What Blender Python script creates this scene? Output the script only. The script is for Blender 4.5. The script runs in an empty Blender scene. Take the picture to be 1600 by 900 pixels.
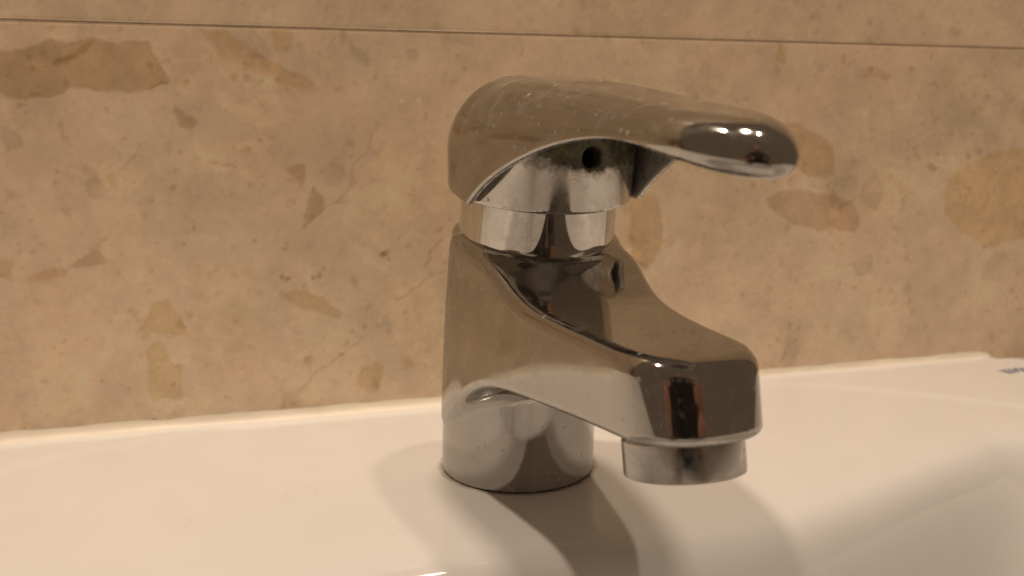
import bpy, math, random
import numpy as np
from mathutils import Matrix, Vector

MM = 0.001
scene = bpy.context.scene
COL = scene.collection

# ---------------------------------------------------------------- camera
YAW, PITCH, FPX = math.radians(16.0), math.radians(10.5), 1390.0
FW = np.array([math.sin(YAW)*math.cos(PITCH), math.cos(YAW)*math.cos(PITCH), -math.sin(PITCH)])
RT = np.array([math.cos(YAW), -math.sin(YAW), 0.0])
UP = np.cross(RT, FW)
CAM = np.array([-76.46, -259.93, 107.55])          # mm, tap base is the origin
cam_data = bpy.data.cameras.new('camera')
cam = bpy.data.objects.new('camera', cam_data)
COL.objects.link(cam)
cam.matrix_world = Matrix(((RT[0], UP[0], -FW[0], CAM[0]*MM),
                           (RT[1], UP[1], -FW[1], CAM[1]*MM),
                           (RT[2], UP[2], -FW[2], CAM[2]*MM),
                           (0, 0, 0, 1)))
cam_data.sensor_width = 36.0
cam_data.lens = FPX/1600*36.0
cam_data.clip_start = 0.005
cam_data.clip_end = 50.0
cam_data.dof.use_dof = True
cam_data.dof.focus_distance = 0.235
cam_data.dof.aperture_fstop = 17.0
scene.camera = cam

# ---------------------------------------------------------------- light
world = bpy.data.worlds.new('World')
scene.world = world
world.use_nodes = True
bg = world.node_tree.nodes['Background']
bg.inputs['Color'].default_value = (0.145, 0.100, 0.062, 1)
bg.inputs['Strength'].default_value = 1.0

def lamp(name, loc, watts, size, color):
    d = bpy.data.lights.new(name, 'AREA')
    d.shape = 'DISK'; d.size = size; d.energy = watts; d.color = color
    o = bpy.data.objects.new(name, d); COL.objects.link(o)
    o.location = loc
    o.rotation_euler = (Vector((0, -0.02, 0.0)) - Vector(loc)).to_track_quat('-Z', 'Y').to_euler()
    return o
WARM = (1.0, 0.80, 0.62)
lamp('ceiling_spot', (0.27, -0.27, 1.50), 4.2, 0.06, WARM)
lamp('mirror_lamp', (-0.20, -0.02, 0.82), 2.5, 0.04, WARM)
lamp('ceiling_panel', (0.02, -0.08, 1.50), 8.2, 0.14, WARM)

scene.view_settings.view_transform = 'Standard'
scene.view_settings.look = 'None'
scene.view_settings.gamma = 1.0
scene.view_settings.exposure = 0.0
scene.view_settings.use_curve_mapping = False
try:
    scene.cycles.use_denoising = True
    scene.cycles.max_bounces = 10
    scene.cycles.glossy_bounces = 8
    scene.cycles.caustics_reflective = True
    scene.cycles.blur_glossy = 0.5
    scene.cycles.sample_clamp_indirect = 4.0
except Exception:
    pass

# ---------------------------------------------------------------- helpers
def mesh_obj(name, verts, faces, mat=None, parent=None, smooth=True, normals=None):
    me = bpy.data.meshes.new(name)
    me.from_pydata([tuple(v) for v in np.asarray(verts)*MM], [], [tuple(int(i) for i in f) for f in faces])
    me.polygons.foreach_set('use_smooth', [smooth]*len(me.polygons))
    me.update()
    if normals is not None:
        me.normals_split_custom_set_from_vertices([tuple(n) for n in normals])
    if mat: me.materials.append(mat)
    o = bpy.data.objects.new(name, me)
    COL.objects.link(o)
    if parent: o.parent = parent
    return o

def tag(o, label=None, cat=None, group=None, kind=None):
    if label: o['label'] = label
    if cat: o['category'] = cat
    if group: o['group'] = group
    if kind: o['kind'] = kind
    return o

def smax(a, b, k):
    h = np.maximum(k-np.abs(a-b), 0)/k
    return np.maximum(a, b)+h*h*k*0.25
def smin(a, b, k): return -smax(-a, -b, k)
def rmax(a, b, R):                       # intersection with a round edge of radius R
    return np.hypot(np.maximum(a+R, 0), np.maximum(b+R, 0))+np.minimum(np.maximum(a, b)+R, 0)-R

class Spline:                            # natural cubic, linear beyond its ends
    def __init__(s, pts):
        x = np.array([p[0] for p in pts], float); y = np.array([p[1] for p in pts], float)
        n = len(x); h = np.diff(x)
        A = np.eye(n); r = np.zeros(n)
        for i in range(1, n-1):
            A[i, i-1] = h[i-1]; A[i, i] = 2*(h[i-1]+h[i]); A[i, i+1] = h[i]
            r[i] = 6*((y[i+1]-y[i])/h[i]-(y[i]-y[i-1])/h[i-1])
        s.x, s.y, s.h, s.m = x, y, h, np.linalg.solve(A, r)
    def __call__(s, q):
        q = np.asarray(q, float); x, y, h, m = s.x, s.y, s.h, s.m
        c = np.clip(q, x[0], x[-1]); i = np.clip(np.searchsorted(x, c)-1, 0, len(h)-1)
        a = x[i+1]-c; b = c-x[i]; hh = h[i]
        v = (m[i]*a**3+m[i+1]*b**3)/(6*hh)+(y[i]/hh-m[i]*hh/6)*a+(y[i+1]/hh-m[i+1]*hh/6)*b
        d0 = (y[1]-y[0])/h[0]-h[0]*m[1]/6
        d1 = (y[-1]-y[-2])/h[-1]+h[-1]*m[-2]/6
        return v+np.where(q < x[0], (q-x[0])*d0, 0)+np.where(q > x[-1], (q-x[-1])*d1, 0)

def field_mesh(fn, lo, hi, step):
    """Surface of fn(s,t,z)=0 as quads with true normals (surface nets, then Newton onto the surface)."""
    ax = [np.arange(lo[i], hi[i]+step, step) for i in range(3)]
    X, Y, Z = np.meshgrid(*ax, indexing='ij')
    V = fn(X, Y, Z)
    ins = V < 0
    nx, ny, nz = V.shape
    cs = np.zeros((nx-1, ny-1, nz-1), int)
    for i in (0, 1):
        for j in (0, 1):
            for k in (0, 1):
                cs += ins[i:nx-1+i, j:ny-1+j, k:nz-1+k]
    act = (cs > 0) & (cs < 8)
    idx = -np.ones(act.shape, int)
    ci = np.argwhere(act); idx[act] = np.arange(len(ci))
    P = np.stack([ax[0][ci[:, 0]], ax[1][ci[:, 1]], ax[2][ci[:, 2]]], 1)
    acc = np.zeros_like(P); cnt = np.zeros(len(P))
    corners = [(i, j, k) for i in (0, 1) for j in (0, 1) for k in (0, 1)]
    for a in corners:
        for d in range(3):
            if a[d]: continue
            b = list(a); b[d] = 1
            va = V[ci[:, 0]+a[0], ci[:, 1]+a[1], ci[:, 2]+a[2]]
            vb = V[ci[:, 0]+b[0], ci[:, 1]+b[1], ci[:, 2]+b[2]]
            m = (va < 0) != (vb < 0)
            tt = np.where(m, va/np.where(m, va-vb, 1), 0)
            q = np.tile(np.array(a, float), (len(P), 1)); q[:, d] += tt
            acc[m] += q[m]; cnt[m] += 1
    P = P+acc/cnt[:, None]*step
    def grad(P, e=0.05):
        g = np.stack([fn(*(P+np.eye(3)[d]*e).T)-fn(*(P-np.eye(3)[d]*e).T) for d in range(3)], 1)/(2*e)
        return g
    P0 = P.copy()
    for _ in range(4):
        g = grad(P); n2 = np.maximum((g*g).sum(1), 1e-2)
        mv = -(fn(*P.T)/n2)[:, None]*g
        ln = np.linalg.norm(mv, axis=1, keepdims=True)
        P = P+mv*np.minimum(1, 0.3*step/np.maximum(ln, 1e-9))
    off = P-P0; ln = np.linalg.norm(off, axis=1, keepdims=True)
    P = P0+off*np.minimum(1, 0.8*step/np.maximum(ln, 1e-9))
    N = grad(P, 0.12); N /= np.maximum(np.linalg.norm(N, axis=1, keepdims=True), 1e-9)
    F = []
    for d in range(3):
        u, v = (d+1) % 3, (d+2) % 3
        sl = [slice(None)]*3; sh = [slice(None)]*3
        sl[d] = slice(0, -1); sh[d] = slice(1, None)
        cross = ins[tuple(sl)] != ins[tuple(sh)]
        E = np.argwhere(cross)
        E = E[(E[:, u] > 0) & (E[:, v] > 0) & (E[:, u] < V.shape[u]-1) & (E[:, v] < V.shape[v]-1)]
        first = ins[E[:, 0], E[:, 1], E[:, 2]]
        q = []
        for du, dv in ((-1, -1), (0, -1), (0, 0), (-1, 0)):
            c = E.copy(); c[:, u] += du; c[:, v] += dv
            q.append(idx[c[:, 0], c[:, 1], c[:, 2]])
        q = np.stack(q, 1)
        q = np.where(first[:, None], q, q[:, ::-1])
        F.append(q[(q >= 0).all(1)])
    return P, np.concatenate(F), N

# tap frame: s runs out along the spout, t to its right, z up
PHI = math.radians(3.6)
SV = np.array([math.sin(PHI), -math.cos(PHI), 0]); TV = np.array([math.cos(PHI), math.sin(PHI), 0]); ZV = np.array([0, 0, 1.0])
def to_world(P): return P[:, :1]*SV+P[:, 1:2]*TV+P[:, 2:]*ZV
LEAN = math.radians(11.5)
def head(s, t, z):                       # length along the leaning axis, radius around it
    l = s*math.sin(LEAN)+z*math.cos(LEAN)
    u = s*math.cos(LEAN)-z*math.sin(LEAN)
    return l, np.hypot(u, t)

def field_part(name, fn, lo, hi, step, mat, parent):
    P, F, N = field_mesh(fn, lo, hi, step)
    return mesh_obj(name, to_world(P), F, mat, parent, True, to_world(N))

def lathe(name, prof, base, axis, mat, parent, n=96):
    """Revolve (radius, length) pairs around an axis; tap-frame base and axis."""
    axis = np.array(axis, float); axis /= np.linalg.norm(axis)
    e1 = np.cross(axis, (0, 1, 0)); e1 /= np.linalg.norm(e1); e2 = np.cross(axis, e1)
    vs, fs = [], []
    for r, l in prof:
        for k in range(n):
            a = 2*math.pi*k/n
            vs.append(np.array(base)+axis*l+(e1*math.cos(a)+e2*math.sin(a))*r)
    for i in range(len(prof)-1):
        for k in range(n):
            k2 = (k+1) % n
            fs.append((i*n+k, i*n+k2, (i+1)*n+k2, (i+1)*n+k))
    o = mesh_obj(name, to_world(np.array(vs)), fs, mat, parent)
    o.data.set_sharp_from_angle(angle=math.radians(18))
    return o

# value noise for geometry and stone colour
def vnoise(x, y, seed=0):
    xi = np.floor(x).astype(np.int64); yi = np.floor(y).astype(np.int64)
    fx = x-xi; fy = y-yi
    fx = fx*fx*fx*(fx*(fx*6-15)+10); fy = fy*fy*fy*(fy*(fy*6-15)+10)
    def h(a, b):
        n = (a*374761393+b*668265263+seed*974634777) & 0xFFFFFFFF
        n = ((n ^ (n >> 13))*1274126177) & 0xFFFFFFFF
        return ((n ^ (n >> 16)) & 0xFFFF)/65535.0
    return (h(xi, yi)*(1-fx)+h(xi+1, yi)*fx)*(1-fy)+(h(xi, yi+1)*(1-fx)+h(xi+1, yi+1)*fx)*fy
def fbm(x, y, seed=0, oct=4):
    v = 0; a = 0.5; tot = 0
    for o in range(oct):
        v = v+a*vnoise(x*2**o, y*2**o, seed+o*17); tot += a; a *= 0.55
    return v/tot

# ---------------------------------------------------------------- materials
def new_mat(name):
    m = bpy.data.materials.new(name); m.use_nodes = True
    nt = m.node_tree
    return m, nt, nt.nodes['Principled BSDF'], nt.nodes.new('ShaderNodeTexCoord')
def node(nt, kind, **kw):
    n = nt.nodes.new(kind)
    for k, v in kw.items():
        if k in n.inputs.keys(): n.inputs[k].default_value = v
        else: setattr(n, k, v)
    return n
def noise(nt, vec, scale, detail=4, rough=0.55, dist=0.0):
    n = node(nt, 'ShaderNodeTexNoise', Scale=scale, Detail=detail, Roughness=rough, Distortion=dist)
    nt.links.new(vec, n.inputs['Vector']); return n.outputs['Fac']
def mrange(nt, val, a, b, c, d):
    n = nt.nodes.new('ShaderNodeMapRange'); n.clamp = True
    nt.links.new(val, n.inputs[0])
    for i, v in enumerate((a, b, c, d)): n.inputs[i+1].default_value = v
    return n.outputs[0]
def math_node(nt, op, a, b=None):
    n = nt.nodes.new('ShaderNodeMath'); n.operation = op
    for i, v in enumerate((a, b)):
        if v is None: continue
        if isinstance(v, (int, float)): n.inputs[i].default_value = v
        else: nt.links.new(v, n.inputs[i])
    return n.outputs[0]
def mapping(nt, vec, scale=(1, 1, 1), rot=(0, 0, 0), loc=(0, 0, 0)):
    n = nt.nodes.new('ShaderNodeMapping'); nt.links.new(vec, n.inputs[0])
    n.inputs['Scale'].default_value = scale; n.inputs['Rotation'].default_value = rot; n.inputs['Location'].default_value = loc
    return n.outputs[0]

def chrome(name, film=1.0, scratch=1.0, rough=0.024, crust=None, scale=0.0, worn=0.30, metal=0.405, low=0.0):
    """Worn chrome plate: mirror metal, faint dried-water film, spots and hairline scratches."""
    m, nt, p, tc = new_mat(name); L = nt.links.new; v = tc.outputs['Object']
    p.inputs['Metallic'].default_value = 1.0
    p.inputs['Base Color'].default_value = (metal, metal*0.96, metal*0.905, 1)
    smear = noise(nt, v, 70, 6, 0.65, 1.2)
    geo = nt.nodes.new('ShaderNodeNewGeometry')
    L(math_node(nt, 'MAXIMUM', mrange(nt, smear, 0.36, 0.8, rough*1.1, rough*7.0), mrange(nt, geo.outputs['Pointiness'], 0.515, 0.57, 0.0, worn)), p.inputs['Roughness'])
    wob = noise(nt, v, 45, 2)
    scr = noise(nt, mapping(nt, v, (1600, 120, 300), (0.3, 0.5, 0.9)), 1.0, 3)
    bmp = nt.nodes.new('ShaderNodeBump'); bmp.inputs['Strength'].default_value = 0.05*scratch; bmp.inputs['Distance'].default_value = 0.0002
    L(math_node(nt, 'ADD', math_node(nt, 'MULTIPLY', scr, 0.25), wob), bmp.inputs['Height'])
    L(bmp.outputs[0], p.inputs['Normal'])
    # dried water: a pale matt film, thicker in blotches and as pin-head spots
    d = node(nt, 'ShaderNodeBsdfDiffuse'); d.inputs['Color'].default_value = (0.50, 0.48, 0.45, 1)
    blot = mrange(nt, noise(nt, v, 160, 8, 0.7, 0.6), 0.52, 0.78, 0.0, 0.28*film)
    vor = node(nt, 'ShaderNodeTexVoronoi', Scale=240.0); L(v, vor.inputs['Vector'])
    pick = mrange(nt, noise(nt, v, 60, 2), 0.45, 0.58, 0, 1)
    spots = math_node(nt, 'MULTIPLY', mrange(nt, vor.outputs['Distance'], 0.09, 0.17, 0.65*film, 0.0), pick)
    sep = nt.nodes.new('ShaderNodeSeparateXYZ'); L(geo.outputs['Normal'], sep.inputs[0])
    patchy = mrange(nt, noise(nt, v, 260, 7, 0.75, 0.5), 0.40, 0.66, 0.0, 1.0)
    under = math_node(nt, 'MULTIPLY', mrange(nt, sep.outputs['Z'], -0.10, -0.55, 0.0, 0.42*film), patchy)      # scale where drops hang
    edge = math_node(nt, 'MULTIPLY', mrange(nt, geo.outputs['Pointiness'], 0.53, 0.60, 0.0, 0.35*film), patchy)  # scale and wear on edges
    s2 = noise(nt, mapping(nt, v, (90, 1500, 400), (0.2, 0.9, 0.35)), 1.0, 2)
    s3 = noise(nt, mapping(nt, v, (1300, 70, 500), (0.7, 0.1, -0.5)), 1.0, 2)
    zone = mrange(nt, noise(nt, v, 38, 3), 0.48, 0.62, 0.0, 1.0)
    hair = math_node(nt, 'MULTIPLY', mrange(nt, math_node(nt, 'MAXIMUM', s2, s3), 0.64, 0.73, 0.0, 0.26*scratch), zone)
    fac = math_node(nt, 'MAXIMUM', math_node(nt, 'ADD', blot, 0.012*film), spots)
    fac = math_node(nt, 'MAXIMUM', math_node(nt, 'MAXIMUM', fac, hair), math_node(nt, 'MAXIMUM', under, edge))
    if low:                                            # cloudy scale on the foot, also painting its deck reflection whiter
        so = nt.nodes.new('ShaderNodeSeparateXYZ'); L(v, so.inputs[0])
        cl = mrange(nt, noise(nt, v, 120, 6, 0.6, 0.8), 0.35, 0.65, 0.35, 1.0)
        fac = math_node(nt, 'MAXIMUM', fac, math_node(nt, 'MULTIPLY', mrange(nt, so.outputs['Z'], 0.052, 0.036, 0.0, low), cl))
    if scale: fac = math_node(nt, 'MAXIMUM', fac, mrange(nt, patchy, 0.0, 1.0, scale*0.45, scale))
    mx = nt.nodes.new('ShaderNodeMixShader')
    L(fac, mx.inputs[0]); L(p.outputs[0], mx.inputs[1]); L(d.outputs[0], mx.inputs[2])
    out = nt.nodes['Material Output']; last = mx.outputs[0]
    if crust:                                          # green-black scale round a point (metres, object space)
        sub = nt.nodes.new('ShaderNodeVectorMath'); sub.operation = 'SUBTRACT'; L(v, sub.inputs[0]); sub.inputs[1].default_value = crust[0]
        sc = nt.nodes.new('ShaderNodeVectorMath'); sc.operation = 'MULTIPLY'; L(sub.outputs[0], sc.inputs[0]); sc.inputs[1].default_value = crust[1]
        le = nt.nodes.new('ShaderNodeVectorMath'); le.operation = 'LENGTH'; L(sc.outputs[0], le.inputs[0])
        wig = math_node(nt, 'MULTIPLY', noise(nt, v, 330, 6, 0.7), 0.9)
        k = mrange(nt, math_node(nt, 'ADD', le.outputs['Value'], wig), 1.25, 1.6, 0.95, 0.0)
        c = node(nt, 'ShaderNodeBsdfPrincipled'); c.inputs['Roughness'].default_value = 0.8
        rmp = nt.nodes.new('ShaderNodeValToRGB')
        rmp.color_ramp.elements[0].position = 0.35; rmp.color_ramp.elements[0].color = (0.012, 0.016, 0.006, 1)
        rmp.color_ramp.elements[1].position = 0.72; rmp.color_ramp.elements[1].color = (0.16, 0.14, 0.05, 1)
        L(noise(nt, v, 420, 5, 0.7), rmp.inputs[0]); L(rmp.outputs[0], c.inputs['Base Color'])
        m2 = nt.nodes.new('ShaderNodeMixShader'); L(k, m2.inputs[0]); L(last, m2.inputs[1]); L(c.outputs[0], m2.inputs[2]); last = m2.outputs[0]
    L(last, out.inputs['Surface'])
    return m

def ceramic():
    m, nt, p, tc = new_mat('glazed ceramic'); L = nt.links.new; v = tc.outputs['Object']
    rmp = nt.nodes.new('ShaderNodeValToRGB')
    rmp.color_ramp.elements[0].position = 0.3; rmp.color_ramp.elements[0].color = (0.725, 0.718, 0.705, 1)
    rmp.color_ramp.elements[1].position = 0.7; rmp.color_ramp.elements[1].color = (0.758, 0.752, 0.742, 1)
    L(noise(nt, v, 22, 6, 0.6, 0.8), rmp.inputs[0])
    # grime ring round the tap foot, dried-drop rings on the ledge
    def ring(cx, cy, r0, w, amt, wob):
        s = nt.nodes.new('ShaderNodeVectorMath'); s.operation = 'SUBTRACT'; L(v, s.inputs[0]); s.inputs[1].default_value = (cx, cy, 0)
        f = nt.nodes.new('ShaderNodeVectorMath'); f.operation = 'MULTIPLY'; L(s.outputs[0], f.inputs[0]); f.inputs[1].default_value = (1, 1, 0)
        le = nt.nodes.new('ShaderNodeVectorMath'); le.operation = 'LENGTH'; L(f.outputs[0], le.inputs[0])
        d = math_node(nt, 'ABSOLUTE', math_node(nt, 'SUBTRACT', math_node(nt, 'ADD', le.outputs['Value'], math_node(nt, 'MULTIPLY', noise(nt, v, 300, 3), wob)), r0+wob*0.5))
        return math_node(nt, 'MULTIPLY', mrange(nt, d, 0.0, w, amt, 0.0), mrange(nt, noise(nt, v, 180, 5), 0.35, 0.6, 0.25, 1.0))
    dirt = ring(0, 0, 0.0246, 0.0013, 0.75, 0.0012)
    for cx, cy, r0, am in ((-0.0682, -0.0053, 0.0044, 0.10), (-0.101, -0.016, 0.0025, 0.08), (0.118, 0.012, 0.0035, 0.08), (-0.046, -0.037, 0.002, 0.1), (0.09, -0.02, 0.0022, 0.07)):
        dirt = math_node(nt, 'MAXIMUM', dirt, ring(cx, cy, r0, 0.0006, am, 0.0006))
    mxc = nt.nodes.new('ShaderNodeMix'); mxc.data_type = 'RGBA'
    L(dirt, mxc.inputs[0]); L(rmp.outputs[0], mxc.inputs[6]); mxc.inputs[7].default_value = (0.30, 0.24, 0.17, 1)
    L(mxc.outputs[2], p.inputs['Base Color'])
    L(mrange(nt, noise(nt, v, 60, 5), 0.3, 0.7, 0.05, 0.11), p.inputs['Roughness'])
    p.inputs['IOR'].default_value = 1.52
    b = nt.nodes.new('ShaderNodeBump'); b.inputs['Strength'].default_value = 0.04; b.inputs['Distance'].default_value = 0.001
    L(noise(nt, v, 40, 2), b.inputs['Height']); L(b.outputs[0], p.inputs['Normal'])
    return m

def marble():
    m, nt, p, tc = new_mat('polished breccia marble'); L = nt.links.new; v = tc.outputs['Object']
    at = nt.nodes.new('ShaderNodeAttribute'); at.attribute_name = 'stone'
    g = mrange(nt, noise(nt, v, 520, 5, 0.65), 0.25, 0.75, 0.93, 1.05)
    g2 = mrange(nt, noise(nt, v, 95, 6, 0.62, 0.5), 0.3, 0.7, 0.95, 1.04)
    mx = nt.nodes.new('ShaderNodeVectorMath'); mx.operation = 'SCALE'
    L(at.outputs['Color'], mx.inputs[0]); L(math_node(nt, 'MULTIPLY', g, g2), mx.inputs['Scale'])
    L(mx.outputs[0], p.inputs['Base Color'])
    L(mrange(nt, noise(nt, v, 120, 5), 0.3, 0.75, 0.20, 0.34), p.inputs['Roughness'])
    p.inputs['Specular IOR Level'].default_value = 0.4
    return m

def plain(name, color, rough=0.6, var=0.12, scale=80, metallic=0.0, bump=0.0):
    m, nt, p, tc = new_mat(name); L = nt.links.new
    r = nt.nodes.new('ShaderNodeValToRGB')
    r.color_ramp.elements[0].position = 0.3; r.color_ramp.elements[0].color = tuple(c*(1-var) for c in color)+(1,)
    r.color_ramp.elements[1].position = 0.7; r.color_ramp.elements[1].color = tuple(min(1, c*(1+var)) for c in color)+(1,)
    f = noise(nt, tc.outputs['Object'], scale, 5)
    L(f, r.inputs[0]); L(r.outputs[0], p.inputs['Base Color'])
    p.inputs['Roughness'].default_value = rough; p.inputs['Metallic'].default_value = metallic
    if bump:
        b = nt.nodes.new('ShaderNodeBump'); b.inputs['Strength'].default_value = bump; b.inputs['Distance'].default_value = 0.001
        L(f, b.inputs['Height']); L(b.outputs[0], p.inputs['Normal'])
    return m

M_CHROME = chrome('chrome plate', low=0.22)
M_CHROME_RING = chrome('turned chrome', film=0.8, worn=0.0, metal=0.66)
M_CHROME_LOW = chrome('scaled chrome', film=1.3, rough=0.07, worn=0.0)
M_CER = ceramic()
M_STONE = marble()
M_GROUT = plain('brown grout', (0.42, 0.31, 0.20), 0.9, 0.2, 200)
M_SIL = plain('cream silicone', (0.84, 0.77, 0.64), 0.45, 0.06, 60, bump=0.2)
M_RUBBER = plain('dark rubber', (0.075, 0.06, 0.047), 0.7)
M_HOLE = plain('dark screw socket', (0.015, 0.017, 0.012), 0.8, 0.4, 600)
M_MARK = plain('blue grey glaze print', (0.20, 0.25, 0.36), 0.3, 0.25, 500)
CLASTS=[
 (0.74,'g',((-152.9,130.1),(-147.9,130.7),(-136.9,133.2),(-125.0,134.8),(-115.5,134.1),(-108.1,133.7),(-105.5,126.5),(-103.0,121.5),(-103.7,120.1),(-109.6,118.3),(-122.0,117.3),(-133.1,117.9),(-142.7,115.3),(-149.4,114.9),(-154.0,117.7),(-158.3,123.9))),
 (0.78,'g',((-138.0,125.1),(-136.1,128.3),(-132.1,130.1),(-126.8,133.4),(-125.1,133.4),(-127.9,130.2),(-132.3,128.3),(-135.5,125.6))),
 (0.74,'g',((-110.0,118.5),(-103.3,119.8),(-105.4,121.0))),
 (0.78,'r',((-101.7,113.3),(-99.3,111.4),(-94.9,108.3),(-93.6,106.9),(-97.4,105.0),(-100.5,105.9),(-101.2,109.7))),
 (0.78,'g',((-66.4,92.0),(-61.5,93.1),(-59.0,92.9),(-60.0,86.9),(-61.8,84.9),(-63.7,88.0))),
 (0.92,'n',((-55.1,90.9),(-51.5,93.8),(-46.5,93.3),(-44.6,89.7),(-47.8,85.7),(-51.8,85.7))),
 (0.76,'g',((-55.9,84.8),(-53.0,81.7),(-52.2,77.0),(-56.3,74.1),(-61.4,70.6),(-58.6,78.7))),
 (0.88,'g',((-93.0,139.7),(-83.1,137.2),(-74.1,131.8),(-64.9,125.3),(-55.4,121.6),(-53.5,119.2),(-64.2,119.5),(-74.5,124.2),(-85.3,130.6),(-90.5,136.1))),
 (0.87,'g',((-68.1,138.6),(-62.3,140.1),(-61.1,135.9),(-64.7,131.1),(-67.9,132.9))),
 (0.76,'g',((-77.0,147.2),(-71.6,144.1),(-64.2,141.0),(-63.3,140.1),(-68.0,140.5),(-73.5,144.0))),
 (0.86,'n',((-155.1,106.0),(-150.3,104.2),(-148.2,100.5),(-152.4,100.1),(-155.5,102.4))),
 (0.78,'g',((-136.0,108.7),(-136.7,104.1),(-135.3,101.8),(-136.3,102.3),(-137.1,106.0))),
 (0.92,'n',((-132.1,88.2),(-127.7,89.1),(-123.9,86.1),(-128.1,83.3),(-131.6,83.4))),
 (0.85,'g',((-124.9,90.9),(-121.3,91.3),(-121.2,86.6),(-123.3,88.0))),
 (1.07,'r',((-130.8,82.5),(-122.8,83.2),(-114.1,80.1),(-113.5,62.4),(-114.3,51.5),(-127.9,63.0))),
 (1.06,'r',((-48.4,67.1),(-44.7,86.6),(-25.7,105.8),(-7.3,100.6),(-7.7,74.3),(-28.7,69.6),(-33.0,65.5))),
 (1.05,'r',((-105.6,124.7),(-92.3,136.1),(-83.6,128.8),(-65.0,122.4),(-55.6,115.7),(-57.9,108.8),(-75.4,105.9),(-98.9,117.3))),
 (1.05,'n',((-96.3,101.1),(-75.5,103.0),(-70.2,95.0),(-76.3,87.2),(-95.0,91.4))),
 (0.86,'n',((-23.0,132.4),(-19.9,133.5),(-17.9,131.5),(-20.0,129.0),(-22.6,129.4))),
 (0.86,'n',((-43.0,136.8),(-40.6,135.4),(-35.8,130.7),(-36.3,128.2),(-39.3,129.6))),
 (0.78,'r',((-138.4,59.8),(-135.9,63.6),(-131.2,66.3),(-128.7,64.8),(-127.0,61.3),(-131.7,60.0),(-137.1,59.1))),
 (0.88,'g',((-151.2,57.0),(-145.9,58.7),(-140.1,59.9),(-139.4,57.4),(-144.4,55.2),(-150.5,55.5))),
 (1.06,'n',((-152.2,50.7),(-148.9,54.0),(-137.5,53.9),(-132.9,44.7),(-135.3,14.5),(-146.9,5.2),(-151.8,10.8),(-152.7,26.1))),
 (0.86,'g',((-119.1,35.8),(-112.9,45.1),(-108.2,45.9),(-103.8,40.0),(-102.8,34.2),(-111.7,34.8))),
 (0.87,'g',((-116.3,29.5),(-111.9,31.8),(-109.7,30.1),(-108.9,23.8),(-105.6,20.4),(-106.2,9.9),(-116.1,11.3),(-117.1,17.1))),
 (1.03,'r',((-97.0,58.0),(-79.7,59.3),(-76.7,41.5),(-75.8,18.0),(-91.7,17.2),(-98.6,32.4))),
 (0.84,'g',((-69.9,47.4),(-62.4,47.9),(-54.4,45.0),(-48.9,38.8),(-50.1,35.1),(-52.6,37.4),(-60.6,41.1),(-67.6,44.7))),
 (0.83,'g',((-43.5,13.3),(-40.7,17.5),(-35.3,19.3),(-33.2,16.9),(-33.9,10.3),(-37.8,7.2),(-42.0,9.3))),
 (1.05,'r',((-31.2,51.8),(-17.3,50.1),(-8.1,43.1),(-8.5,15.0),(-27.7,18.8),(-31.6,38.9))),
 (0.82,'g',((-159.1,63.6),(-156.2,63.5),(-156.0,55.8),(-158.0,57.8),(-159.7,56.9))),
 (0.82,'g',((137.2,108.2),(148.5,104.7),(158.3,98.5),(159.7,85.6),(149.9,85.2),(137.4,89.0),(127.2,90.9))),
 (0.82,'r',((128.0,77.7),(140.0,80.1),(160.9,77.8),(169.8,73.1),(173.6,65.6),(171.8,61.0),(153.6,62.5),(136.8,66.7),(128.3,72.3))),
 (0.9,'g',((216.8,77.6),(221.5,86.9),(239.1,94.2),(257.7,96.9),(279.1,82.1),(263.1,55.0),(244.2,51.7),(226.9,59.2),(217.8,68.1))),
 (0.87,'r',((168.5,126.9),(175.5,131.0),(183.0,129.4),(178.0,125.9))),
 (0.92,'n',((169.7,47.1),(180.2,52.3),(181.9,44.7),(174.5,42.2))),
 (0.86,'g',((128.2,139.4),(131.2,138.7),(133.1,131.2),(128.3,132.8))),
 (0.82,'g',((66.1,80.7),(75.8,79.2),(80.6,70.1),(80.4,59.7),(73.9,49.5),(66.8,52.5))),
 (1.05,'n',((172.4,80.3),(181.1,91.1),(196.6,89.1),(198.0,74.2),(190.0,65.1),(178.9,67.3))),
 (0.9,'n',((-14.5,144.9),(-4.1,149.2),(4.4,145.5),(2.1,135.5),(-8.4,136.2))),
 (1.04,'n',((207.3,125.3),(211.6,136.1),(218.7,132.7),(215.0,125.4))),
]
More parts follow.
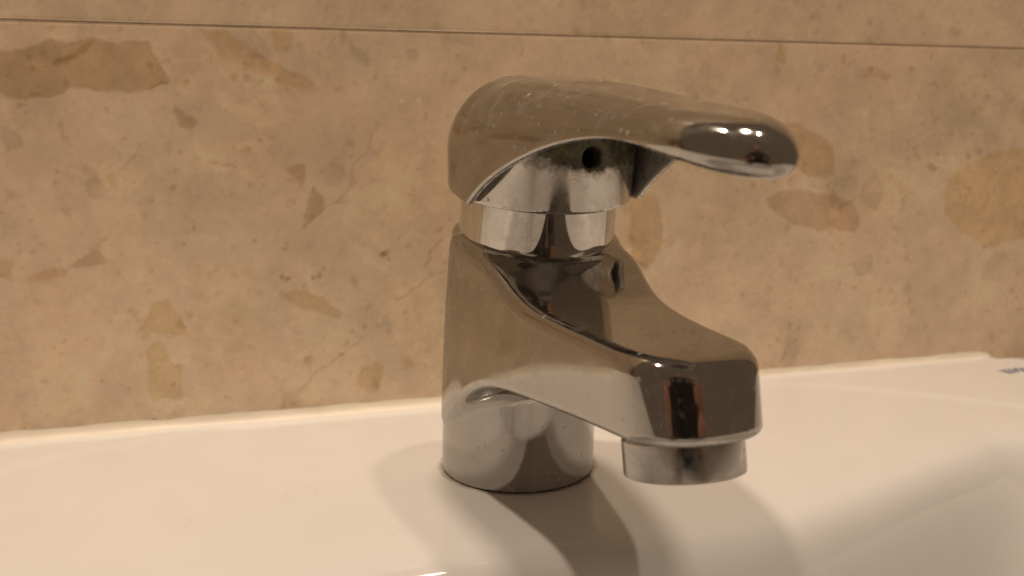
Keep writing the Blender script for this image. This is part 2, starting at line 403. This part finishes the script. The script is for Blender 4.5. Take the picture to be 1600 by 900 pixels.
SPECKS=[
 (-147.9,113,0.8,0.68),(-122.4,111.7,0.9,0.72),(-146.8,110.5,0.5,0.75),(-139.2,91.3,0.7,0.7),(-110.9,80.8,0.9,0.75),(-149.1,76.3,0.7,0.72),(-146.8,67.6,1,0.78),(-101.7,66.2,0.8,0.72),
 (-74.2,102.2,1.1,0.75),(-101,91.3,0.7,0.8),(-34.4,124.3,1.1,0.75),(-41.1,143.6,0.7,0.78),(-50.5,147.6,0.7,0.75),(-17.6,147.8,0.8,0.78),(-110.4,138.6,0.6,0.78),(-85,145.1,1.1,0.75),
 (-103.1,128.2,0.7,0.82),(-152.4,99.6,0.7,0.75),(-151.2,80.6,0.7,0.75),(-105.1,91.6,0.7,0.84),(-79.2,86.7,0.7,0.82),(-110,66.8,0.7,0.8),(-74.5,85.2,0.7,0.8),(-32,60.7,1.7,0.55),
 (-89.9,82.5,0.8,0.85),(-69.9,70.6,0.8,0.82),(-114.9,94.1,0.6,0.82),(-141.4,136.6,0.4,0.8),(-131.7,115.2,0.8,0.85),(-116.9,115.3,0.9,0.85),(-90.2,94.3,1,0.82),(-86.5,93.1,0.9,0.8),
 (-79.6,98.6,1.2,0.84),(-117.4,138.6,1.1,0.8),(-133.9,71,0.7,0.8),(-152.2,83.9,0.6,0.75),(-69.2,53.4,1.1,0.45),(-67.4,52.1,0.9,0.5),(-58,52.3,0.8,0.5),(-56.3,52.8,0.8,0.5),
 (-112.4,57.9,0.7,0.72),(-101.2,66.2,0.7,0.75),(-66.7,64.9,1,0.78),(-85.3,54.4,1.2,0.82),(-44.5,31.2,1,0.75),(-34.4,33,1,0.75),(-39.7,32.8,1,0.72),(-73,34.4,0.8,0.8),
 (-131.2,20.3,0.8,0.62),(-121.6,39.5,0.5,0.72),(-29.8,24.5,1.1,0.8),(-95.9,21.7,0.8,0.82),(-47.9,22.7,1,0.72),(-55.9,19.2,1,0.78),(-46.7,26.5,0.9,0.76),(-40.9,28.3,0.9,0.78),
 (-51.6,21.1,0.7,0.76),(-101,24.8,0.8,0.8),(-24.6,37.4,1,0.82),(-152.2,59.9,0.5,0.76),(-127.9,57.6,0.7,0.8),(-76.9,47.8,1,0.82),(-110.9,25,0.9,0.8),(-33.1,59.9,1.6,0.55),
 (-30.5,58,1,0.68),(-63.2,29,0.8,0.82),(-141.2,62.8,0.5,0.8),(207.7,88.9,1.6,0.65),(210.1,87.6,1.6,0.65),(227.7,93,1.6,0.68),(233.9,95.2,1.6,0.7),(233.9,118.7,1.1,0.65),
 (220.9,118.6,0.9,0.68),(187.2,35.3,1.8,0.75),(199.1,97.3,1.5,0.78),(199.3,94.5,1.4,0.78),(187.5,103.7,1.1,0.82),(187.6,101,1.1,0.82),(188,98.3,0.9,0.82),(195.3,74.3,1.6,0.84),
 (195,70.6,1.6,0.84),(259,30.2,1.7,0.75),(261.8,27.6,1.5,0.78),(177.5,101,1,0.82),(174.5,118.3,1.2,0.84),(192.5,80.8,1.3,0.82),(212.5,158.1,1.1,0.72),(231,152.6,1.8,0.84),
 (130.7,115,1,0.8),(161.1,19.5,1.5,0.82),(132.3,39.2,1.1,0.78),(216.4,102.1,1.4,0.82),(144.6,41.7,1.3,0.84),
]
VEINS=[
 (0.5,0.78,((-28.3,42.5),(-21.7,44.9),(-17.3,47.9),(-12.9,51.5),(-8.0,52.9))),
 (0.6,0.84,((-17.2,53.9),(-13.9,59.7),(-9.5,63.9))),
 (0.5,0.86,((-65.0,11.2),(-58.5,16.7),(-47.4,23.0),(-39.3,28.4))),
 (0.4,0.84,((-95.7,95.3),(-89.3,93.8),(-82.8,92.2))),
 (0.4,0.88,((-157.7,42.3),(-155.7,36.2),(-155.7,31.3))),
 (0.5,0.88,((-118.6,92.7),(-114.7,97.0),(-112.6,101.2))),
 (0.5,0.86,((136.6,3.6),(141.3,11.9),(146.3,16.3))),
 (0.5,0.86,((-61.4,70.6),(-47.0,80.5),(-32.8,108.8))),
]

# ---------------------------------------------------------------- tiled walls
HUES = {'g': (1.05, 0.98, 0.83), 'r': (1.05, 0.97, 0.90), 'n': (1, 1, 1)}
BASE = np.array([0.84, 0.668, 0.482])

def poly_sdf(px, pz, pts):
    pts = np.array(pts); d = np.full(px.shape, 1e9); sgn = np.ones(px.shape)
    n = len(pts)
    for i in range(n):
        a = pts[i]; b = pts[i-1]
        ex, ez = b-a; wx = px-a[0]; wz = pz-a[1]
        k = np.clip((wx*ex+wz*ez)/(ex*ex+ez*ez), 0, 1)
        d = np.minimum(d, (wx-ex*k)**2+(wz-ez*k)**2)
        c1 = pz >= a[1]; c2 = pz < b[1]; c3 = ex*wz > ez*wx
        flip = (c1 & c2 & c3) | (~c1 & ~c2 & ~c3)
        sgn = np.where(flip, -sgn, sgn)
    return sgn*np.sqrt(d)

def stone_colour(us, zs, seed, placed):
    """Breccia limestone: cloudy beige ground, paler and darker clasts, brown pits, thin veins."""
    x, z = np.meshgrid(us, zs, indexing='ij')
    c = np.ones(x.shape+(3,))*BASE
    wx = x+2.0*(fbm(x/7, z/7, seed+3)-.5)*2; wz = z+2.0*(fbm(x/7, z/7, seed+9)-.5)*2
    big = fbm(x/55, z/55, seed, 3)-.5; mid = fbm(wx/16, wz/16, seed+5, 4)-.5
    fine = fbm(wx/4, wz/4, seed+55, 3)-.5
    c *= (1+0.22*big+0.30*mid+0.13*fine)[..., None]
    for sd, sc in ((41, 24.0), (47, 13.0)):                # pale calcite clouds and healed cracks
        rd = 1-np.clip(np.abs(fbm(wx/sc, wz/(sc*0.7), seed+sd, 4)-.5)/0.035, 0, 1)
        gate = np.clip((fbm(x/45, z/45, seed+sd+3, 2)-.42)/.2, 0, 1)
        c *= (1+0.085*rd*gate)[..., None]
    tint = fbm(x/34, z/34, seed+21, 3)-.5
    c *= np.stack([1+0.05*tint, 1-0.045*tint, 1-0.04*tint], -1)
    rnd = np.random.RandomState(seed+100)
    lx, hx, lz, hz = us[0], us[-1], zs[0], zs[-1]
    area = (hx-lx)*(hz-lz)
    def win(x0, x1, z0, z1):
        return (slice(*np.searchsorted(us, (x0, x1))), slice(*np.searchsorted(zs, (z0, z1))))
    def put(pts, tone, hue, soft=0.5):
        q = np.array(pts); x0, z0 = q.min(0)-4; x1, z1 = q.max(0)+4
        m = win(x0, x1, z0, z1)
        if c[m].size == 0: return
        d = poly_sdf(wx[m], wz[m], pts)
        k = np.clip(0.5-d/(2*soft), 0, 1)
        inner = 1+0.16*(fbm(wx[m]/5, wz[m]/5, seed+31)-.5)
        rim = 1-0.06*np.exp(-(d/0.7)**2)
        f = tone*(inner*rim)[..., None]*(np.array(HUES[hue]) if tone < 0.9 else (1, 1, 1) if tone < 1 else np.array((1.012, 0.995, 0.965)))
        c[m] *= 1+(f-1)*k[..., None]
    for _ in range(int(area/700)):
        cx, cz = rnd.uniform(lx, hx), rnd.uniform(lz, hz)
        r = 2.5+10*rnd.rand()**3; n = rnd.randint(5, 9); a0 = rnd.rand()*6.28; el = rnd.uniform(0.4, 1)
        pts = []
        for k in range(n):
            a = 2*math.pi*k/n; rr = r*rnd.uniform(.7, 1.2)
            u, v = rr*math.cos(a), rr*el*math.sin(a)
            pts.append((cx+u*math.cos(a0)-v*math.sin(a0), cz+u*math.sin(a0)+v*math.cos(a0)))
        big_dark = rnd.rand() < 0.12 and not placed
        put(pts, rnd.uniform(.74, .84) if big_dark else rnd.uniform(0.88, 1.09), rnd.choice(['g', 'n', 'n', 'n']), rnd.uniform(.4, 1.2))
    if placed:
        for tone, hue, pts in CLASTS: put(pts, tone**1.05, hue, 0.55)
        for w, tone, pts in VEINS:
            for a, b in zip(pts[:-1], pts[1:]):
                a = np.array(a); b = np.array(b)
                m = win(min(a[0], b[0])-3, max(a[0], b[0])+3, min(a[1], b[1])-3, max(a[1], b[1])+3)
                if c[m].size == 0: continue
                e = b-a; vx = wx[m]-a[0]; vz = wz[m]-a[1]
                k = np.clip((vx*e[0]+vz*e[1])/(e@e), 0, 1)
                d = np.hypot(vx-e[0]*k, vz-e[1]*k)
                c[m] *= (1+(tone-1)*np.clip(1.3-d/w, 0, 1))[..., None]
        for sx, sz, r, tone in SPECKS:
            m = win(sx-r*2-2, sx+r*2+2, sz-r*2-2, sz+r*2+2)
            if c[m].size == 0: continue
            d = np.hypot(wx[m]-sx, (wz[m]-sz)*1.15)
            c[m] *= (1+(tone**0.95-1)*np.clip(1.3-d/(r*1.05), 0, 1))[..., None]**np.array((0.75, 1.0, 1.3))
        for sx, sz in ((-24.1, 115.4), (-17.8, 115.4)):      # two specular glints painted into the stone colour
            m = win(sx-2, sx+2, sz-2, sz+2)
            c[m] *= (1+0.35*np.exp(-((x[m]-sx)**2+(z[m]-sz)**2)/0.6))[..., None]
    for _ in range(int(area/32)):
        sx, sz = rnd.uniform(lx, hx), rnd.uniform(lz, hz); r = 0.4+1.2*rnd.rand()**4; tone = rnd.uniform(.74, .93); el = rnd.uniform(.6, 1.6)
        m = win(sx-r-2, sx+r+2, sz-r-2, sz+r+2)
        if c[m].size == 0: continue
        d = np.hypot(wx[m]-sx, (wz[m]-sz)*el)
        c[m] *= (1+(tone-1)*np.clip(1.3-d/r, 0, 1))[..., None]**np.array((0.75, 1.0, 1.3))
    return np.clip(c, 0.02, 0.92)

def tile(parent, u0, u1, z0, z1, place, seed, placed=False, step=1.0):
    """One polished slab with an arrised edge; place(u, depth, z) puts it on its wall."""
    us = np.concatenate([[u0, u0+0.5], np.arange(u0+1, u1-1, step), [u1-0.5, u1]])
    zs = np.concatenate([[z0, z0+0.5], np.arange(z0+1, z1-1, step), [z1-0.5, z1]])
    U, Z = np.meshgrid(us, zs, indexing='ij')
    e = np.minimum.reduce([U-u0, u1-U, Z-z0, z1-Z])
    dep = np.where(e < 0.1, 0.11, 0.0)+0.10*(fbm(U/60, Z/60, seed+77, 2)-.5)
    nu, nz = U.shape
    P = place(U.ravel(), dep.ravel(), Z.ravel())
    i = np.arange(nu*nz).reshape(nu, nz)
    F = np.stack([i[:-1, :-1], i[1:, :-1], i[1:, 1:], i[:-1, 1:]], -1).reshape(-1, 4)
    # sides and back so the slab has its thickness
    ring = np.concatenate([i[:, 0], i[-1, 1:], i[-2::-1, -1], i[0, -2:0:-1]])
    back = place(U.ravel()[ring], np.full(len(ring), 7.5), Z.ravel()[ring])
    k = np.arange(len(ring)); off = nu*nz
    F = [tuple(f) for f in F]+[(ring[a], ring[(a+1) % len(ring)], off+(a+1) % len(ring), off+a) for a in k]
    F.append(tuple(off+a for a in k[::-1]))
    o = mesh_obj('tile', np.concatenate([P, back]), F, M_STONE, parent)
    c = stone_colour(us, zs, seed, placed).reshape(-1, 3)
    full = np.ones((off+len(ring), 4)); full[:off, :3] = c; full[off:, :3] = BASE
    a = o.data.color_attributes.new('stone', 'FLOAT_COLOR', 'POINT')
    a.data.foreach_set('color', full.ravel().astype(np.float32))
    return o

def slab_wall(name, p0, p1, m):          # plain backing block behind tiles
    (x0, y0, z0), (x1, y1, z1) = p0, p1
    v = [(x, y, z) for x in (x0, x1) for y in (y0, y1) for z in (z0, z1)]
    f = [(0, 1, 3, 2), (4, 6, 7, 5), (0, 4, 5, 1), (2, 3, 7, 6), (0, 2, 6, 4), (1, 5, 7, 3)]
    return mesh_obj(name, v, f, m, None, False)

WALL_Y, JOINT = 67.0, 140.0
wall = tag(slab_wall('wall', (-640, WALL_Y+0.12, -400), (640, WALL_Y+40, 460), M_GROUT), kind='structure')
back = lambda u, d, z: np.stack([u, WALL_Y+d, z], 1)
tile(wall, -460, 460, -5, JOINT-0.32, back, 3, True, 0.62)
tile(wall, -460, 460, JOINT+0.32, JOINT+300, back, 8, False, 1.2)
# ---------------------------------------------------------------- wash basin
bowl_pts = [(-215, -150), (-190, -112), (-140, -86), (-85, -67), (-36, -61.5), (8, -66), (46, -66), (80, -57.5), (115, -46), (148, -32.5),
            (168, -23.5), (183, -26), (192, -42), (198, -80), (203, -130), (200, -195), (182, -254), (138, -305), (60, -326), (-30, -330),
            (-120, -315), (-185, -275), (-217, -215)]
def catmull(pts, n=10):
    p = np.array(pts, float); out = []
    for i in range(len(p)):
        a, b, c, d = p[i-1], p[i], p[(i+1) % len(p)], p[(i+2) % len(p)]
        for k in range(n):
            u = k/n
            out.append(0.5*((2*b)+(c-a)*u+(2*a-5*b+4*c-d)*u*u+(3*b-a-3*c+d)*u**3))
    return np.array(out)
BX0, BX1, BY0, BY1 = -420.0, 400.0, -372.0, WALL_Y-0.6
crease = Spline([(-420, -160), (-230, -8), (-158, 39), (-92, 62.5), (0, 78), (90, 66), (139, 50), (203, 1), (245, -45)])
def basin_height(X, Y):
    d = -poly_sdf(X, Y, catmull(bowl_pts, 6))                 # positive inside the bowl
    sl = 7.0-5.4*np.clip((X-110)/75, 0, 1)**2*(3-2*np.clip((X-110)/75, 0, 1))   # steep back wall, easier slope at the right end
    g = sl*4.0*np.log1p(np.exp(np.clip((d-5.0)/4.0, -40, 40)))
    z = -150*np.tanh(g/150)
    k = (Y-crease(X))/np.sqrt(1+0.3)
    z = z+0.55/(1+np.exp(-np.clip(k/1.3, -40, 40)))            # raised back rim
    q = WALL_Y-0.6-7.5/(1+np.exp(-np.clip((X-262)/1.6, -40, 40)))-Y          # the back edge steps away from the wall at the right
    z = z-np.where(X > 250, 2.2*1.2*np.log1p(np.exp(np.clip(-(q-2.0)/1.2, -40, 40))), 0)
    e = np.minimum(np.minimum(X-BX0, Y-BY0), BX1-X); r = 14
    z = z-np.where(e < r, r-np.sqrt(np.maximum(r*r-(r-np.maximum(e, 0))**2, 0)), 0)
    return z
xs = np.concatenate([np.linspace(BX0, BX0+14, 10)[:-1], np.arange(BX0+14, BX1-14, 1.7), np.linspace(BX1-14, BX1, 10)])
ys = np.concatenate([np.linspace(BY0, BY0+14, 10)[:-1], np.arange(BY0+14, BY1, 1.7), [BY1]])
X, Y = np.meshgrid(xs, ys, indexing='ij')
Zb = basin_height(X.ravel(), Y.ravel()).reshape(X.shape)
ib = np.arange(X.size).reshape(X.shape)
Fb = np.stack([ib[:-1, :-1], ib[1:, :-1], ib[1:, 1:], ib[:-1, 1:]], -1).reshape(-1, 4)
ringb = np.concatenate([ib[:, 0], ib[-1, 1:], ib[-2::-1, -1], ib[0, -2:0:-1]])
Vb = np.stack([X.ravel(), Y.ravel(), Zb.ravel()], 1)
low = Vb[ringb].copy(); low[:, 2] = -150
nb = len(Vb); kk = np.arange(len(ringb))
Fb = [tuple(f) for f in Fb]+[(ringb[(a+1) % len(kk)], ringb[a], nb+a, nb+(a+1) % len(kk)) for a in kk]+[tuple(nb+a for a in kk)]
basin = mesh_obj('wash_basin', np.concatenate([Vb, low]), Fb, M_CER)
tag(basin, 'white glazed ceramic wash basin under the chrome tap', 'basin')

# blurred maker's stamp printed on the glaze, at the right by the corner
def mark_strokes():
    strokes = [[(0, 2.0), (1.6, 0.0), (3.2, 2.2)], [(3.4, 0.2), (5.0, 1.2), (6.4, 2.4)], [(5.8, 0.4), (8.4, 1.6), (10.5, 2.2)],
               [(9.0, 0.6), (11.8, 1.0), (13.2, 2.3)], [(12.5, 0.3), (15.0, 1.6), (17.5, 2.0)]]
    vs, fs = [], []
    for st in strokes:
        p = np.array(st); q = []
        for a, b in zip(p[:-1], p[1:]):
            for k in range(5): q.append(a+(b-a)*k/5)
        q.append(p[-1]); q = np.array(q)
        tn = np.gradient(q, axis=0); tn /= np.linalg.norm(tn, axis=1, keepdims=True); nn = np.stack([-tn[:, 1], tn[:, 0]], 1)*0.55
        i0 = len(vs)
        for a, n in zip(q, nn): vs += [a+n, a-n]
        for k in range(len(q)-1): fs.append((i0+2*k, i0+2*k+1, i0+2*k+3, i0+2*k+2))
    return np.array(vs), fs
mv, mf = mark_strokes()
ca, sa = math.cos(math.radians(0)), math.sin(math.radians(0))
mx_, my_ = 233.5+mv[:, 0]*ca-mv[:, 1]*2.6*sa, 39.5+mv[:, 0]*sa+mv[:, 1]*2.6*ca
mz_ = basin_height(mx_, my_)+0.12
stamp = mesh_obj('maker_stamp', np.stack([mx_, my_, mz_], 1), mf, M_MARK, basin)
stamp['label'] = 'blurred blue grey print on the glaze'

# silicone bead along the foot of the wall
us = np.arange(-418, 251.5, 1.0)
hz = 4.1+1.0*(fbm(us/16, us*0+3, 5)-.5)*2-np.clip((us+60)/220, 0, 1)*0.9+np.exp(-((us-238)/9)**2)*0.9
wy = 3.6+1.1*(fbm(us/21, us*0+9, 6)-.5)*2-np.clip((us+60)/220, 0, 1)*1.0
endt = np.clip((251-us)/7, 0, 1)**0.5; hz *= endt; wy *= np.maximum(endt, 0.3)
vs, fs = [], []; NP = 8
for u, h, w in zip(us, hz, wy):
    for k in range(NP):
        a = k/(NP-1)*math.pi/2
        y = WALL_Y+0.15-w*(1-math.sin(a)**1.3)*1.0
        z = h*(1-math.cos(a)**1.3)
        vs.append((u, y, z-0.25+float(1.5*0)))
zb = basin_height(np.array([v[0] for v in vs]), np.array([min(v[1], BY1) for v in vs]))
vs = np.array(vs); vs[:, 2] += zb
for i in range(len(us)-1):
    for k in range(NP-1):
        fs.append((i*NP+k, (i+1)*NP+k, (i+1)*NP+k+1, i*NP+k+1))
bead = mesh_obj('silicone_bead', vs, fs, M_SIL)
tag(bead, 'cream silicone sealant bead along the foot of the marble wall', 'sealant')

# ---------------------------------------------------------------- mixer tap
tap = bpy.data.objects.new('mixer_tap', None); COL.objects.link(tap)
tap.empty_display_size = 0.02
tag(tap, 'worn chrome single lever mixer tap standing on the white basin', 'tap')

AL = math.radians(-12)                   # the nose and its aerator tip so the outlet looks slightly forward
NS, NZ = 101.8, 36.0
w_sp = Spline([(0, 24), (20, 23.6), (45, 21.0), (70, 17.6), (90, 15.7), (120, 15.0)])
z_tp = Spline([(0, 79), (15, 75.9), (28, 73.2), (37, 71.2), (44, 68.0), (53, 64.8), (68, 63), (85, 62.7), (100, 62.8), (120, 62.2)])
z_bt = Spline([(10, 24), (24, 33), (40, 38.5), (60, 40.8), (80, 42.6), (100, 44.6), (120, 47.2)])
def f_body(s, t, z):
    l, r = head(s, t, z)
    ax = 13.0*np.clip(z/77, 0, 1.3)**1.8                 # upright at the foot, bending forward towards the collar
    col = np.hypot(s-ax, t)-24.2+0.5*np.clip(z/78, 0, 1)
    u = (s-NS)*math.cos(AL)-(z-NZ)*math.sin(AL)
    W = w_sp(s)+0.1; au = np.maximum(u, 0)/16.0; at = np.abs(t)/W
    nose = ((au**2.45+at**2.45)**(1/2.45)-1)*W
    plan = np.where(u > 0, nose, np.abs(t)-W)
    plan = np.maximum(plan, 1+ax-s)
    sp = rmax(plan, (z-z_tp(s))*0.88, 3.4)
    sp = rmax(sp, (z_bt(s)-z)*0.97, 2.2)
    f = smin(smax(col, l-77.2, 1.6), sp, 5.0)
    return np.maximum(f, 0.3-z)
body = field_part('body', f_body, (-28, -28, -1), (121, 28, 86), 0.7, M_CHROME, tap)
lathe('gasket', [(0, -0.1), (23.9, 0.0), (24.05, 0.15), (23.9, 0.4), (0, 0.4)], (0.1, 0, 0.02), (0, 0, 1), M_RUBBER, tap)

CL = math.radians(10)                 # the cartridge collar stands straighter than the sloping body top
hax = (math.sin(CL), 0, math.cos(CL))
lathe('collar', [(0, -10), (22.3, -10), (22.3, 14), (21.6, 15), (0, 15)], (15.6, 0, 78), hax, M_CHROME_RING, tap, 128)

# aerator: its axis tips a little so the outlet looks forward
aax = np.array([math.sin(AL), 0, math.cos(AL)]); abase = np.array([NS, 0, NZ])
aer = lathe('aerator', [(10.2, 1.4), (11.2, 0.5), (12.0, 0.0), (12.6, 0.3), (12.7, 0.9), (12.7, 7.6), (12.3, 8.1), (12.3, 12.0), (0, 12.0)], abase, aax, M_CHROME_LOW, tap)
lathe('strainer', [(0, 1.3), (10.7, 1.3), (10.7, 2.4), (0, 2.4)], abase, aax, M_RUBBER, aer)

# lever handle: hollow blade running out of a dome, over a solid hub
HC, HR = 19.0, 26.4
hw = Spline([(18, 26.4), (30, 25.9), (50, 23.6), (75, 19.4), (100, 15.0), (126, 12.4)])
zt = Spline([(-20, 119.5), (0, 120.4), (18, 120.6), (35, 119.2), (60, 116.2), (90, 112.3), (110, 109.8), (126, 107.8)])
arc = Spline([(26, 83.5), (34, 88.5), (47, 94.8), (60, 99.2), (75, 102.8), (90, 104.4), (101, 103.7), (112, 100.9), (126, 97.6)])
def f_hull(s, t, z):
    back_ = np.hypot(np.minimum(s-HC, 0), t)-HR
    front_ = np.abs(t)-hw(np.maximum(s, HC))
    plan = np.where(s < HC, back_, front_)
    plan = smax(plan, s+t*t/19-128.3, 12)
    R = 20.5-13.2*np.clip((s-25)/80, 0, 1)**0.8
    return rmax(plan, (z-zt(s))*0.98, R)
def z_rim(s): return 88.6-math.tan(math.radians(11))*(s-HC)
def f_handle(s, t, z):
    H = f_hull(s, t, z)
    zb = smax(z_rim(s), arc(s), 0.8)
    R = 1.0+3.4*np.clip((s-100)/14, 0, 1)+1.4*np.clip((20-s)/15, 0, 1)
    out = rmax(H, (zb-z)*0.93, R)
    cav = np.maximum(np.maximum(H+2.1, s-106), 22-s)
    return smax(out, -cav, 0.5)
handle = field_part('lever_handle', f_handle, (-12, -30, 78), (132, 30, 123), 0.6, M_CHROME, tap)
M_INNER = chrome('limescaled inside', film=2.0, rough=0.12, scale=0.8)
handle.data.materials.append(M_INNER)
hv = np.array([v.co for v in handle.data.vertices])/MM
hs, ht = hv@SV, hv@TV
depth = f_hull(hs, ht, hv[:, 2])
handle.data.polygons.foreach_set('material_index', [1 if max(depth[i] for i in f.vertices) < -1.3 and max(hs[i] for i in f.vertices) < 107 else 0 for f in handle.data.polygons])
HOLE = np.array([43.0, 3.0, 99.0])
hd = np.array([HOLE[0]-20, HOLE[1], 0]); hd /= np.linalg.norm(hd)
def f_hub(s, t, z):
    r = np.hypot(s-18.6-(z-90)*math.tan(math.radians(11)), t)
    f = np.maximum(r-25.9, f_hull(s, t, z)+1.2)
    f = rmax(f, z_rim(s)+0.15-z, 0.9)
    a = (s-HOLE[0])*hd[0]+(t-HOLE[1])*hd[1]
    d = np.sqrt(np.maximum((s-HOLE[0])**2+(t-HOLE[1])**2+(z-HOLE[2])**2-a*a, 0))
    hole = np.maximum(d-2.7, -a-7)
    return smax(f, -hole, 0.8)
hole_w = to_world(HOLE[None])[0]*MM
M_HUB = chrome("crusted chrome", film=2.0, rough=0.05, metal=0.6, crust=(tuple(hole_w+np.array([0.001, 0, 0.0035])), (52.0, 52.0, 125.0)))
hub = field_part('hub', f_hub, (-11, -29, 78), (48, 29, 122), 0.6, M_HUB, handle)
lathe('screw_socket', [(0, 0), (2.5, 0), (2.5, 0.8), (0, 0.8)], HOLE-hd*5.5, hd, M_HOLE, hub, 24)

# ---------------------------------------------------------------- photographer, seen only mirrored in the chrome
M_SKIN = plain('skin', (0.42, 0.23, 0.16), 0.5, 0.08, 40)
M_CLOTH = plain('dark maroon knit', (0.035, 0.018, 0.017), 0.9, 0.25, 300)
M_JEANS = plain('dark denim', (0.02, 0.025, 0.04), 0.9, 0.25, 300)
M_HAIR = plain('dark hair', (0.015, 0.011, 0.009), 0.6, 0.3, 300)
M_PHONE = plain('black phone glass', (0.008, 0.008, 0.009), 0.12, 0.1, 50)
FH = np.array([math.sin(YAW), math.cos(YAW), 0.0])                     # level viewing direction
def capsule(P, a, b, ra, rb):
    a = np.array(a, float); b = np.array(b, float); e = b-a
    k = np.clip(((P-a)@e)/(e@e), 0, 1)
    return np.linalg.norm(P-a-k[..., None]*e, axis=-1)-(ra+(rb-ra)*k)
def bones(parts, k):
    def fn(x, y, z):
        P = np.stack([x, y, z], -1); f = None
        for a, b, ra, rb in parts:
            d = capsule(P, a, b, ra, rb)
            f = d if f is None else smin(f, d, k)
        return f
    return fn
# person frame: x to the right, y towards the tap, z up, origin at the feet
PC = CAM-FH*560.0+RT*30.0
FLOOR = -860.0
def p_world(P): return P[:, :1]*RT+P[:, 1:2]*FH+P[:, 2:]*ZV+np.array([PC[0], PC[1], FLOOR])
cz = CAM[2]-FLOOR                                                       # lens height over the floor
hx0, hy0 = -30.0, 548.0                                                  # lens in the person frame, phone just behind it
hands = {-1: (hx0-48, hy0-6, cz-32), 1: (hx0+120, hy0-6, cz-32)}
sk = [((0, -60, 960), (0, -40, 1180), 150, 140), ((0, -40, 1180), (0, 0, 1400), 145, 120), ((-150, 0, 1420), (150, 0, 1420), 62, 62),
      ((0, 0, 1440), (0, 30, 1530), 58, 54), ((0, 40, 1590), (0, 55, 1660), 82, 88), ((0, 118, 1595), (0, 138, 1575), 16, 14),
      ((0, 95, 1540), (0, 105, 1535), 36, 30), ((-84, 45, 1600), (-88, 40, 1625), 16, 14), ((84, 45, 1600), (88, 40, 1625), 16, 14)]
for sg in (-1, 1):
    h = hands[sg]
    el = (sg*215, 190, 1120)
    sk += [((sg*165, 0, 1410), el, 58, 46), (el, (h[0]+sg*8, h[1]-55, h[2]-35), 44, 29),
           ((sg*85, -60, 940), (sg*95, 10, 500), 92, 60), ((sg*95, 10, 500), (sg*100, -30, 90), 56, 40), ((sg*100, -30, 70), (sg*110, 120, 40), 42, 36)]
person = bpy.data.objects.new('person', None); COL.objects.link(person)
person.location = tuple(np.array([PC[0], PC[1], FLOOR])*MM)
tag(person, 'person in dark maroon top holding a phone, mirrored in the tap', 'person')
P, F, N = field_mesh(bones(sk, 30), (-320, -240, -5), (320, 560, 1760), 13.0)
bodyp = mesh_obj('figure', p_world(P)-p_world(np.zeros((1, 3))), F, M_CLOTH, person, True)
for m in (M_JEANS, M_SKIN, M_HAIR): bodyp.data.materials.append(m)
cen = P[F].mean(1)
mi = np.zeros(len(F), np.int32)
mi[cen[:, 2] < 960] = 1; mi[(cen[:, 2] < 960) & (cen[:, 1] > 110) & (cen[:, 2] > 800)] = 0
mi[cen[:, 2] > 1475] = 2
mi[(cen[:, 2] > 1600) & ((cen[:, 1] < 60) | (cen[:, 2] > 1705))] = 3
mi[(cen[:, 2] > 85) & (cen[:, 2] < 110) & False] = 1
bodyp.data.polygons.foreach_set('material_index', mi)
for sg in (-1, 1):
    h = np.array(hands[sg])
    fb = [(h+(sg*8, -60, -38), h+(sg*10, -22, -6), 24, 23), (h+(sg*10, -22, -6), h+(sg*8, -14, 24), 23, 17)]
    for i, (ln, zz) in enumerate(((34, 34), (38, 17), (36, -2), (28, -20))):       # four fingers wrap the far side of the phone
        k0 = h+(sg*14, -12, zz); k1 = h+(sg*17, 12, zz+3); k2 = k1+np.array((-sg*ln*.55, 7, 1)); k3 = k2+np.array((-sg*ln*.45, -1, -1))
        fb += [(k0, k1, 9.5, 9), (k1, k2, 9, 8.2), (k2, k3, 8.2, 7)]
    t0 = h+(sg*4, -26, 8); t1 = t0+np.array((-sg*16, -6, 12)); t2 = t1+np.array((-sg*20, 6, 2))
    fb += [(t0, t1, 12, 10), (t1, t2, 10, 8)]
    lo = h-60-np.array((0, 40, 20)); hi = h+60
    P, F, N = field_mesh(bones(fb, 5), lo, hi, 3.0)
    mesh_obj('hand', p_world(P)-p_world(np.zeros((1, 3))), F, M_SKIN, person, True)

# the phone: a rounded slab just behind the lens
def f_phone(x, y, z):
    d = np.hypot(np.maximum(np.abs(x-6)-66, 0), np.maximum(np.abs(z-cz+28)-27, 0))-9
    return rmax(d, np.abs(y-(hy0-2))-4.2, 1.5)
P, F, N = field_mesh(f_phone, (-78, hy0-9, cz-72), (90, hy0+5, cz+16), 1.5)
phone = mesh_obj('phone', p_world(P), F, M_PHONE, None, True)
tag(phone, 'black phone held level in both hands, mirrored in the tap', 'phone')
def floor_mesh():
    v = [(-1600, -2200, FLOOR), (1600, -2200, FLOOR), (1600, 60, FLOOR), (-1600, 60, FLOOR)]
    v += [(x, y, FLOOR-30) for x, y, _ in v]
    return v, [(0, 1, 2, 3), (7, 6, 5, 4), (0, 4, 5, 1), (1, 5, 6, 2), (2, 6, 7, 3), (3, 7, 4, 0)]
tag(mesh_obj('floor', *floor_mesh(), plain('brown floor tile', (0.16, 0.12, 0.085), 0.4, 0.15, 6), None, False), kind='structure')
